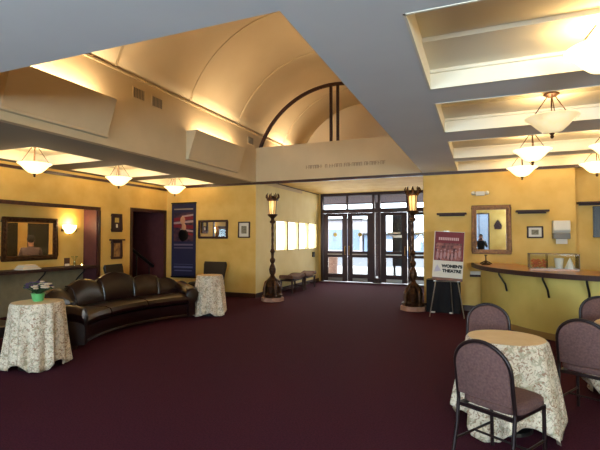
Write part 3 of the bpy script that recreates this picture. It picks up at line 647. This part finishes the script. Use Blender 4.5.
# dark sconce on the back wall, seen in the mirror
t = thing('wall_plaque', 'dark shield-shaped plaque on the back wall, seen in the gilt mirror', 'plaque', (.85, BACK, 2.25))
MB().prism([(-.16, -.2), (.16, -.2), (.2, 0), (.08, .22), (0, .3), (-.08, .22), (-.2, 0)], .001, .06, 'y').build('shield', 'darkwood', t)

# ------------------------------------------------------------ lamp posts
def lamppost(loc, label):
    t = thing('lamp_post', label, 'floor lamp', loc, 0, 'ornate bronze lamp posts flanking the entrance')
    MB().prism([(.29*math.cos(PI/8+PI/4*i), .29*math.sin(PI/8+PI/4*i)) for i in range(8)], 0, .1, 'z').build('stone_plinth', 'stone', t, bevel=.01)
    sqf = lambda a, z: 1+.12*math.cos(4*a)
    MB().lathe([(.22, .1), (.23, .16), (.16, .2), (.17, .3), (.19, .38), (.15, .45), (.11, .5), (.12, .55), (.07, .6), (.045, .66)], 32, fn=sqf).build('base', 'bronze', t, smooth=True)
    for i in range(4):
        a = PI/4+PI/2*i; c, s_ = math.cos(a), math.sin(a)
        MB().tube([(.09*c, .09*s_, .55), (.18*c, .18*s_, .48), (.22*c, .22*s_, .3), (.21*c, .21*s_, .18), (.25*c, .25*s_, .13)], [.022, .035, .038, .03, .035], 10).build('claw_foot', 'bronze', t, smooth=True)
    MB().lathe([(.045, .64), (.08, .72), (.09, .80), (.06, .90), (.035, .95), (.065, 1.0), (.07, 1.05), (.035, 1.10), (.04, 1.2), (.065, 1.26), (.03, 1.34)], 24).build('baluster', 'bronze', t, smooth=True)
    tw = lambda a, z: 1+.16*math.cos(4*a+z*40)
    MB().lathe([(.03, 1.3+.02*i) for i in range(35)], 24, fn=tw).build('twisted_shaft', 'bronze', t, smooth=True)
    MB().lathe([(.03, 1.96), (.07, 1.99), (.075, 2.02), (.04, 2.06), (.045, 2.1), (.12, 2.17), (.13, 2.2), (.10, 2.21)], 24).build('lantern_cup', 'bronze', t, smooth=True)
    MB().lathe([(.08, 2.21), (.10, 2.54)], 8).build('lantern_glass', 'lantern', t)
    b = MB()
    for i in range(8):
        a = 2*PI*i/8; c, s_ = math.cos(a), math.sin(a); b.tube([(.084*c, .084*s_, 2.2), (.106*c, .106*s_, 2.56)], .009, 6)
    b.lathe([(.12, 2.54), (.15, 2.56), (.15, 2.59), (.12, 2.61), (.11, 2.61)], 24); b.build('lantern_cage', 'bronze', t, smooth=True)
    MB().lathe([(.12, 2.6), (.1, 2.63), (.05, 2.67), (0, 2.68)], 24).build('lantern_cap', 'bronze', t, smooth=True)
    for i in range(8):
        a = 2*PI*i/8+.2; c, s_ = math.cos(a), math.sin(a)
        MB().tube([(.13*c, .13*s_, 2.59), (.165*c, .165*s_, 2.64), (.165*c, .165*s_, 2.69), (.14*c, .14*s_, 2.74)], [.018, .024, .018, .006], 6).build('crown_finial', 'bronze', t, smooth=True)
    l = bpy.data.lights.new('bulb', 'POINT'); l.energy = 3; l.color = (1, .66, .32); l.shadow_soft_size = .1
    lo = bpy.data.objects.new('bulb', l); C.objects.link(lo); lo.parent = t; lo.location = (.0, -.2, 2.4)
lamppost((-4.90, 10.0, 0), 'ornate bronze lamp post with amber lantern by the bench, left of the doors')
lamppost((-1.39, 9.93, 0), 'ornate dark bronze lamp post in front of the right doors')

# ------------------------------------------------------------ benches
for i, (y, lb) in enumerate(((11.95, 'low upholstered bench along the left entrance wall, next to the lamp post'), (12.95, 'low upholstered bench along the left entrance wall, nearer the doors'))):
    t = thing('bench', lb, 'bench', (-5.2, y, 0), 0, 'benches under the side windows')
    rows = []
    for j in range(13):
        yy = -.46+.92*j/12; sg = .03*math.cos(yy/.46*PI)*-1
        rows.append([(-.21, yy, .40+sg*.6), (.21, yy, .40+sg*.6), (.22, yy, .45+sg), (.2, yy, .49+sg), (-.2, yy, .49+sg), (-.22, yy, .45+sg)])
    MB().sweep(rows).build('seat', 'bench', t, smooth=True)
    for sx in (-.18, .18):
        for sy in (-.41, .41): MB().tube([(sx, sy, 0), (sx*.95, sy*.98, .2), (sx, sy, .38)], [.03, .024, .04], 8).build('leg', 'darkwood', t, smooth=True)
    MB().box(-.19, .19, -.42, .42, .34, .375).box(-.02, .02, -.40, .40, .12, .15).box(-.18, .18, -.43, -.40, .12, .15).box(-.18, .18, .40, .43, .12, .15).build('stretcher', 'darkwood', t)
t = thing('wall_socket', 'small dark phone box on the entrance wall near the doors', 'switch box', (XL, 14.6, 1.0)); MB().box(.001, .05, -.08, .08, -.08, .1).build('housing', 'black', t, bevel=.005); MB().box(.05, .056, -.03, .03, -.02, .04).build('button', 'grey', t)

# ------------------------------------------------------------ sofa
SC = (-3.45, 6.0)
t = thing('curved_sofa', 'long curved black leather sofa with scalloped camel back', 'sofa', (SC[0], SC[1], 0))
A0, A1 = math.radians(147.5), math.radians(214)
def P(a, r, z): return (r*math.cos(a), r*math.sin(a), z)
N = 60
def swp(a0, a1, sec, name, m, n_=N, par=None):
    b = MB(); b.sweep([[P(a0+(a1-a0)*i/n_, r, z) for r, z in sec(a0+(a1-a0)*i/n_)] for i in range(n_+1)]); return b.build(name, m, par or t, smooth=True)
swp(A0, A1, lambda a: [(2.36, .06), (2.34, .10), (2.34, .26), (2.37, .28), (3.12, .28), (3.14, .06)], 'base', 'leather')
swp(A0, A1, lambda a: [(2.32, .035), (2.31, .05), (2.32, .07), (2.4, .07), (2.4, .035)], 'piping', 'leather')
nc = 3
for i in range(nc):
    a0 = A0+(A1-A0)*i/nc+.006; a1 = A0+(A1-A0)*(i+1)/nc-.006
    swp(a0, a1, lambda a: [(2.38, .28), (2.30, .31), (2.28, .37), (2.31, .43), (2.40, .455), (2.7, .465), (2.92, .45), (2.95, .28)], 'seat_cushion', 'leather', 20)
CT = [(141, .60), (152, .80), (164, .90), (176, .97), (189, .90), (201, .80), (214, .62)]
def topz(a):
    d = math.degrees(a)
    lobes = [(153.5, .78, 6), (161.5, .87, 7), (174.5, .96, 8), (188.5, .89, 8), (202, .80, 8), (213, .68, 5)]
    return max(h - .16*((d-c)/w_)**2*.9 for c, h, w_ in lobes) if 147 < d < 216 else .6
def back(a):
    z = max(topz(a), .60)
    return [(2.84, .40), (2.82, .55), (2.86, z-.16), (2.90, z-.05), (2.96, z), (3.03, z-.01), (3.09, z-.07), (3.12, z-.2), (3.14, .45), (3.14, .10), (3.05, .10)]
br_ = swp(A0, A1, back, 'backrest', 'leather', 110)
# vertical channel piping between the lobes
for dg in (157, 167.7, 181.3, 195.0, 207.5):
    a = math.radians(dg); z = topz(a)
    MB().tube([P(a, 2.815, .475), P(a, 2.82, .55), P(a, 2.855, z-.16), P(a, 2.895, z-.05), P(a, 2.96, z+.005), P(a, 3.04, z)], .012, 6).build('back_piping', 'leather', br_, smooth=True)
for (ac, sg) in ((A0, -1), (A1, 1)):
    b = MB(); dirv = Vector((math.cos(ac), math.sin(ac), 0)); tan = Vector((-math.sin(ac), math.cos(ac), 0))*sg
    rows = []
    for r, zt, sw in ((2.27, .50, .8), (2.30, .56, .95), (2.4, .60, 1), (2.7, .62, 1), (3.0, .66, 1), (3.12, .62, .9)):
        sec = []
        for (o_, z) in ((-.02, .06), (.14, .06), (.14, zt-.2), (.20, zt-.14), (.22, zt-.07), (.17, zt), (.08, zt+.025), (-.02, zt), (-.06, zt-.07), (-.02, zt-.15)):
            sec.append(dirv*r + tan*((o_-.06)*sw+.06-.02) + Vector((0, 0, z)))
        rows.append(sec)
    b.sweep(rows); b.build('arm', 'leather', t, smooth=True)
for dg in (146, 165, 190, 215.5):
    for r in (2.42, 3.05):
        a = math.radians(dg); MB().lathe([(.03, 0), (.045, .03), (.04, .065)], 12, c=P(a, r, 0)).build('foot', 'darkwood', t, smooth=True)

# black leather side chairs
def sidechair(loc, rz, label):
    t = thing('leather_side_chair', label, 'chair', loc, rz, 'black leather side chairs')
    MB().box(-.36, .36, -.3, .36, .30, .46).build('seat', 'blackleather', t, bevel=.04)
    rows = []
    for j in range(9):
        u = j/8; z = .4+.56*u; y = -.24-.12*u; wd = .30+.055*u-(.02 if j == 8 else 0)
        th = .06 if j < 8 else .03
        rows.append([(-wd, y, z), (wd, y, z), (wd+.01, y-th*.5, z), (wd, y-th, z), (-wd, y-th, z), (-wd-.01, y-th*.5, z)])
    MB().sweep(rows).build('backrest', 'blackleather', t, smooth=True)
    for sx in (-.3, .3):
        for sy in (-.24, .3): MB().tube([(sx, sy, 0), (sx*.97, sy*.97, .31)], [.016, .026], 8).build('leg', 'darkwood', t)
sidechair((-6.63, 9.65, 0), 0+PI, 'black leather side chair against the yellow wall below the small mirror')
sidechair((-7.85, 8.1, 0), -PI/2+.2+PI*0, 'black leather side chair behind the curved sofa beside the left wall')
sidechair((-6.03, 3.72, 0), -PI/2, 'black leather side chair at the left edge beyond the flower table')

# ------------------------------------------------------------ round tables with draped cloths
def table(x, y, R, z, square, rot, seed, label_t, label_c, amp=.03, flare=.05, nf=11):
    t = thing('round_table', label_t, 'table', (x, y, 0), 0, 'round cloth-covered tables')
    MB().lathe([(0, z-.03), (R-.01, z-.03), (R-.005, z-.015), (R-.01, z-.006), (0, z-.006)], 40).build('tabletop', 'darkwood', t)
    MB().lathe([(.035, .04), (.03, .4), (.05, z-.03)], 16).build('pedestal', 'steel', t)
    MB().lathe([(.2, 0), (.19, .025), (.06, .05), (0, .05)], 24).build('base', 'steel', t)
    rnd = random.Random(seed); ph = [rnd.uniform(0, 6) for _ in range(4)]
    n_ = 120; rows = [];
    def pt(a, v):
        sq = square/max(abs(math.cos(a-rot)), abs(math.sin(a-rot))) - R
        full = z-.012
        drop = min(sq, full); over = max(0, sq-full)
        fold = math.cos(nf*a+ph[0]+.6*math.sin(2*a+ph[1]))+.45*math.cos((nf+6)*a+ph[2])
        r = R + .004 + flare*v**.8*1.2 + amp*fold*v**.7 + (over*.18*v*v)
        zz = z - drop*v*(1-.02*fold*v)
        return (x+0, y+0, 0) and (r*math.cos(a), r*math.sin(a), max(zz, .008))
    rows.append([(R*.4*math.cos(2*PI*i/n_), R*.4*math.sin(2*PI*i/n_), z+.002) for i in range(n_)])
    rows.append([((R-.008)*math.cos(2*PI*i/n_), (R-.008)*math.sin(2*PI*i/n_), z+.002) for i in range(n_)])
    for k in range(1, 15):
        v = (k/14); rows.append([pt(2*PI*i/n_, v if k > 1 else .03) for i in range(n_)])
    b = MB(); V = b.grid(rows, True, mi=lambda i, j: 1 if i == 0 else 0)
    f = b.bm.faces.new(V[0][::-1]); f.material_index = 1
    c = b.build('tablecloth', ['cloth', 'clothtop'], smooth=True, loc=(x, y, 0)); tag(c, label_c, 'tablecloth', 'floral tablecloths')
    so = c.modifiers.new('s', 'SOLIDIFY'); so.thickness = .003; so.offset = 1
    return t
table(.19, 4.12, .31, .75, .90, .35, 1, 'round table hidden under the floral cloth in the right foreground', 'floral cloth with peach top on the right foreground table, corners down to the carpet', .045, .075, 9)
table(1.40, 5.2, .34, .75, .90, .1, 2, 'round table at the right edge between two round-backed chairs', 'floral cloth on the table cut off at the right edge', .034, .06)
table(-5.13, 3.80, .29, .80, .99, .2, 3, 'round table carrying the flower pot at the left', 'long floral cloth with orange top under the flower pot', .03, .015, 12)
table(-5.25, 7.73, .26, .82, 1.0, .5, 4, 'small round table at the right end of the sofa', 'long floral cloth on the small table at the right end of the sofa', .028, .06, 9)

# flowers
t = thing('flower_pot', 'green pot of cream and purple flowers on the left round table', 'flowers', (-5.15, 3.82, .805))
MB().lathe([(.05, 0), (.065, .02), (.075, .09), (.085, .1), (.075, .1), (.06, .03), (0, .03)], 24).build('pot', 'green', t, smooth=True)
rnd = random.Random(5); b1, b2, b3 = MB(), MB(), MB()
for i in range(110):
    a = rnd.uniform(0, 2*PI); r = .17*math.sqrt(rnd.random()); zz = .11+.14*math.sqrt(max(0, 1-(r/.2)**2))*rnd.uniform(.6, 1); p = Vector((r*math.cos(a), r*math.sin(a)*.8, zz))
    b1.tube([(0, 0, .08), p*.6+Vector((0, 0, .04)), p], .003, 4)
    tgt = b2 if (p.x > .03 and rnd.random() < .7) else (b3 if rnd.random() < .6 else b1)
    q = Matrix.Rotation(rnd.uniform(0, 3), 4, 'Z')
    for k in range(5):
        an = k*2*PI/5; tgt.ball(p+Vector((.017*math.cos(an), .017*math.sin(an), .004)), .017, 1, (1, 1, .6))
b1.build('foliage', 'leaf', t); b2.build('cream_blossoms', 'petal', t, smooth=True); b3.build('purple_blossoms', 'petal2', t, smooth=True)

# ------------------------------------------------------------ banquet chairs (local: faces +Y, backrest at y=0)
def chair(fab):
    t = thing('banquet_chair', '', 'chair', (0, 0, 0))
    W = .205; HB = .90
    # seat pad
    b = MB(); rows = []
    for (z, e) in ((.43, .0), (.445, .012), (.475, .012), (.492, -.004), (.50, -.04)):
        ring = []
        for i in range(32):
            a = 2*PI*i/32; c, s_ = math.cos(a), math.sin(a); p = 5
            d = (abs(c)**p+abs(s_)**p)**(-1/p); ring.append(((.205+e)*d*c, .235+(.205+e)*d*s_, z))
        rows.append(ring)
    b.sweep(rows); b.build('seat', fab, t, smooth=True)
    # back pad with domed top
    out = [(-W+.012, .50)]; zsh = HB-.19
    for i in range(17):
        a = PI-PI*i/16; out.append(((W-.012)*math.cos(a), zsh+(HB-.012-zsh)*math.sin(a)))
    out.append((W-.012, .50))
    lean = lambda z: -.14*(z-.45)
    b = MB()
    def lay(sc, off): 
        cz = .70; return [(x*sc, lean(z)+off, cz+(z-cz)*sc) for x, z in out]
    b.sweep([lay(.90, .030), lay(.97, .022), lay(1, .008), lay(1, -.008), lay(.97, -.020), lay(.9, -.026)]); b.build('backrest', fab, t, smooth=True)
    # frame hoop with back legs
    pts = [(-W, -.10, 0), (-W, -.03, .25), (-W, .0, .45)]
    for i in range(17):
        a = PI-PI*i/16; z = zsh+(HB-zsh)*math.sin(a); pts.append((W*math.cos(a), lean(z), z))
    hoop = pts[2:] + [(W, 0, .45)]
    MB().tube(hoop, .0135, 10).build('back_frame', 'cframe', t, smooth=True)
    for sx in (-1, 1):
        MB().tube([(sx*W, -.10, 0), (sx*W, -.03, .25), (sx*W, .0, .46)], .0135, 10).build('leg', 'cframe', t, smooth=True)
        MB().tube([(sx*(W-.01), .42, 0), (sx*(W-.01), .41, .43)], .0135, 10).build('leg', 'cframe', t, smooth=True)
        MB().tube([(sx*(W-.004), -.05, .18), (sx*(W-.01), .415, .18)], .009, 8).build('stretcher', 'cframe', t)
    MB().box(-W, W, -.012, .012, .405, .43).box(-W, W, .40, .425, .405, .43).box(-W, -W+.025, .012, .40, .405, .43).box(W-.025, W, .012, .40, .405, .43).build('seat_frame', 'cframe', t)
    MB().tube([(-W, .18, .18), (W, .18, .18)], .009, 8).build('cross_stretcher', 'cframe', t)
    return t
c0 = chair('cvinyl')
spots = [((.02, 3.26), -31, 'nearest round-backed chair, its back to the camera, pulled up to the foreground table'),
         ((.06, 4.98), 180-8, 'mauve round-backed chair facing the camera on the far side of the nearer table'),
         ((.82, 4.42), -28, 'round-backed chair with its back to the camera at the table on the right edge'),
         ((1.30, 6.1), 180-4, 'mauve round-backed chair at the right edge, in front of the bar')]
for i, ((x, y), r, lb) in enumerate(spots):
    o = c0 if i == 0 else copy_tree(c0)
    o.location = (x, y, 0); o.rotation_euler.z = math.radians(r); tag(o, lb, 'chair', 'round-backed banquet chairs')

# ------------------------------------------------------------ bar
BC = (2.2, YW)
def ell(a_, b_, n_=40, x_end=None):
    return [(-a_*math.cos(PI/2*i/n_), -b_*math.sin(PI/2*i/n_)) for i in range(n_+1)]
t = thing('bar_counter', 'curved yellow-fronted bar with dark edged wooden top on the right', 'bar', (BC[0], BC[1], 0))
def band(a1, b1, a2, b2, z0, z1, name, m, ext=1.9, ystart=0):
    o_ = ell(a1, b1)+[(ext, -b1)]; i_ = ell(a2, b2)+[(ext, -b2)]
    if ystart: o_[0] = (o_[0][0], -ystart); i_[0] = (i_[0][0], -ystart)
    b = MB(); b.sweep([[(p[0], p[1], z0), (p[0], p[1], z1), (q[0], q[1], z1), (q[0], q[1], z0)] for p, q in zip(o_, i_)]); return b.build(name, m, t, smooth=False)
band(2.2, 2.9, 2.08, 2.78, .10, 1.0, 'bar_front', 'lowwall', ystart=.03)
band(2.215, 2.915, 2.07, 2.77, 0, .10, 'kick_board', mat('kick_tan', (150, 116, 62), .6), ystart=.03)
band(2.36, 3.12, 1.5, 1.9, 1.015, 1.055, 'countertop', 'counter', ystart=.002)
band(2.39, 3.15, 2.34, 3.10, .985, 1.06, 'edge_moulding', 'darkwood', ystart=.002)
for ang in (37, 57, 71, 84):
    a = math.radians(ang); bx_, by_ = -2.2*math.cos(a), -2.9*math.sin(a); nx, ny = -math.cos(a)/2.2, -math.sin(a)/2.9; q = math.hypot(nx, ny); nx, ny = nx/q, ny/q
    f = lambda d, z: (bx_+nx*d, by_+ny*d, z)
    MB().tube([f(.17, .985), f(.165, .95), f(.11, .87), f(.05, .78), f(.02, .66)], .016, 8).build('bracket', 'steel', t, smooth=True)
# items on bar
t = thing('glass_case', 'long clear glass case of sweets and cups on the bar', 'case', (1.13, 8.45, 1.056), .0)
Lx, Ly, Lz = .36, .15, .28
MB().box(-Lx, Lx, -Ly, Ly, 0, .03).build('case_base', 'counter', t)
b = MB(); b.box(-Lx, Lx, -Ly, -Ly+.005, .03, Lz).box(-Lx, Lx, Ly-.005, Ly, .03, Lz).box(-Lx, -Lx+.005, -Ly+.005, Ly-.005, .03, Lz).box(Lx-.005, Lx, -Ly+.005, Ly-.005, .03, Lz).box(-.10, -.095, -Ly+.005, Ly-.005, .03, Lz); b.build('case_glass', 'glass', t)
b = MB()
for sx in (-1, 1):
    for sy in (-1, 1): b.box(sx*Lx-.006, sx*Lx+.006, sy*Ly-.006, sy*Ly+.006, .03, Lz)
    b.box(-Lx, Lx, sx*Ly-.006, sx*Ly+.006, Lz-.008, Lz); b.box(sx*Lx-.006, sx*Lx+.006, -Ly, Ly, Lz-.008, Lz)
b.build('case_edging', mat('case_edge', (110, 92, 70), .6, .3), t)
rnd = random.Random(8)
sw = thing('candy_pile', 'orange wrapped sweets heaped in the left of the glass case', 'sweets', (1.13-.22, 8.44, 1.087)); b = MB()
for i in range(60): b.ball((rnd.uniform(-.1, .1), rnd.uniform(-.09, .09), .016+rnd.random()*.13), .018, 1, (1.3, 1, .8))
o = b.build('sweets', 'orange', sw); o['kind'] = 'stuff'
t2 = thing('paper_cup_stack', 'white cup stack inside the right of the glass case', 'cups', (1.13+.09, 8.45, 1.087)); MB().lathe([(.055, 0), (.07, .17), (.06, .17), (.05, .01), (0, .01)], 20).build('cup', 'white', t2, smooth=True)
t2 = thing('folded_napkin', 'white folded napkin standing at the right end of the glass case', 'napkin', (1.13+.25, 8.46, 1.087)); b = MB(); b.lathe([(.08, 0), (.04, .1), (.005, .18)], 6); b.build('napkin', 'white', t2)
t2 = thing('serving_tongs', 'silver tongs lying in the middle of the glass case', 'tongs', (1.13-.02, 8.40, 1.087), .3); MB().tube([(-.06, 0, .012), (0, .012, .03), (.03, .02, .012)], .006, 6).build('tong_arm', 'chrome', t2); MB().tube([(-.06, 0, .012), (0, -.012, .03), (.03, -.02, .012)], .006, 6).build('tong_arm', 'chrome', t2)
t = thing('candlestick', 'small bronze stand at the left end of the bar below the mirror', 'stand', (.10, 9.62, 1.056))
MB().lathe([(.09, 0), (.085, .02), (.03, .045), (.015, .08), (.012, .17), (.03, .19), (.03, .2), (0, .2)], 20).build('stem', 'bronze', t, smooth=True)
for sx in (-1, 1): MB().tube([(0, 0, .08), (sx*.06, 0, .05), (sx*.11, 0, .02)], .012, 8).build('foot', 'bronze', t)

# ------------------------------------------------------------ draped box and easel with poster
t = thing('draped_stand', 'low black draped stand against the wall behind the easel', 'stand', (-.78, 9.97, 0))
MB().box(-.30, .36, -.18, .2, 0.66, .70).build('top', 'black', t, bevel=.006)
pts = []; n_ = 90
for i in range(n_):
    u = i/n_*4; s_ = int(u); f = u-s_; c_ = [(-.31, -.19), (.37, -.19), (.37, .21), (-.31, .21)]; p, q = c_[s_], c_[(s_+1) % 4]; pts.append((p[0]+(q[0]-p[0])*f, p[1]+(q[1]-p[1])*f))
rows = []
for k in range(6):
    v = k/5; rows.append([(x*(1+.0*v)+.012*v*math.sin(i*1.1), y*(1+.0*v)+.012*v*math.cos(i*1.3), .70-.695*v) for i, (x, y) in enumerate(pts)])
b = MB(); b.grid(rows, True); b.build('black_drape', 'blackcloth', t, smooth=True)
for sx, lb in ((-.17, 'left'), (.2, 'right')): MB().box(sx-.04, sx+.04, -.24, -.21, .001, .03).build('caster_shoe', 'white', t)
t = thing('easel', 'slim metal tripod easel holding the red and white poster', 'easel', (-.64, 9.3, 0), .02)
lean = .10
MB().tube([(-.33, -.06, 0), (-.05, .13, 1.72)], .011, 8).build('leg', 'chrome', t); MB().tube([(.33, -.06, 0), (.05, .13, 1.72)], .011, 8).build('leg', 'chrome', t)
MB().tube([(.10, .42, 0), (.01, .17, 1.68)], .011, 8).build('leg', 'chrome', t); MB().tube([(-.23, -.01, .72), (.23, -.01, .72)], .011, 8).build('cross_bar', 'chrome', t)
MB().box(-.25, -.2, -.06, .02, .72, .735).box(.2, .25, -.06, .02, .72, .735).build('tray_hook', 'chrome', t); MB().box(-.06, .06, .10, .17, 1.69, 1.75).build('top_clamp', 'chrome', t, bevel=.006)
p = thing('easel_poster', 'poster with a red group picture above a white panel, standing on the easel', 'poster', (-.63, 9.27, .738), .02, rx=-.115)
p.rotation_euler = (-.115, .055, .02); p.scale = (1, 1, .95)
MB().box(-.29, .29, -.012, 0, 0, 1.05).build('board', 'offwhite', p)
rp = MB().box(-.275, .285, -.016, -.0125, .42, 1.04).build('red_panel', 'red', p)
MB().box(-.25, .25, -.018, -.0165, .43, .80).build('group_picture', 'maroonprint', rp)
b = MB(); rnd = random.Random(4)
for i in range(7): x = -.21+i*.07; hgt = rnd.uniform(.62, .70); b.ball((x, -.02, hgt), .018, 1, (1, .2, 1.2)); b.ball((x, -.02, hgt-.11), .03, 1, (.9, .15, 3))
b.build('pictured_singers', mat('print_dress', (180, 130, 130), .7), rp)
b = MB(); x = -.2
for i in range(11): b.box(x, x+.026, -.019, -.0165, .86, .92); b.box(x+.005, x+.02, -.0195, -.019, .875, .905); x += .036
b.build('heading_letters', mat('pale_print', (206, 160, 160), .6), rp)
text_mesh('white_panel_text', "WOMEN'S", .085, 'ink', p, (.08, -.0135, .305), (PI/2, 0, 0), .001); text_mesh('white_panel_text', 'THEATRE', .085, 'ink', p, (.08, -.0135, .205), (PI/2, 0, 0), .001)
MB().prism([(-.26, .17), (-.12, .2), (-.17, .27), (-.2, .33), (-.24, .26)], -.0145, -.0125, 'y').build('faint_emblem', mat('pale_lilac', (190, 180, 196), .7), p)
MB().box(-.29, .29, -.016, -.0125, .0, .06).build('bottom_strip', mat('dark_strip', (120, 84, 70), .7), p)
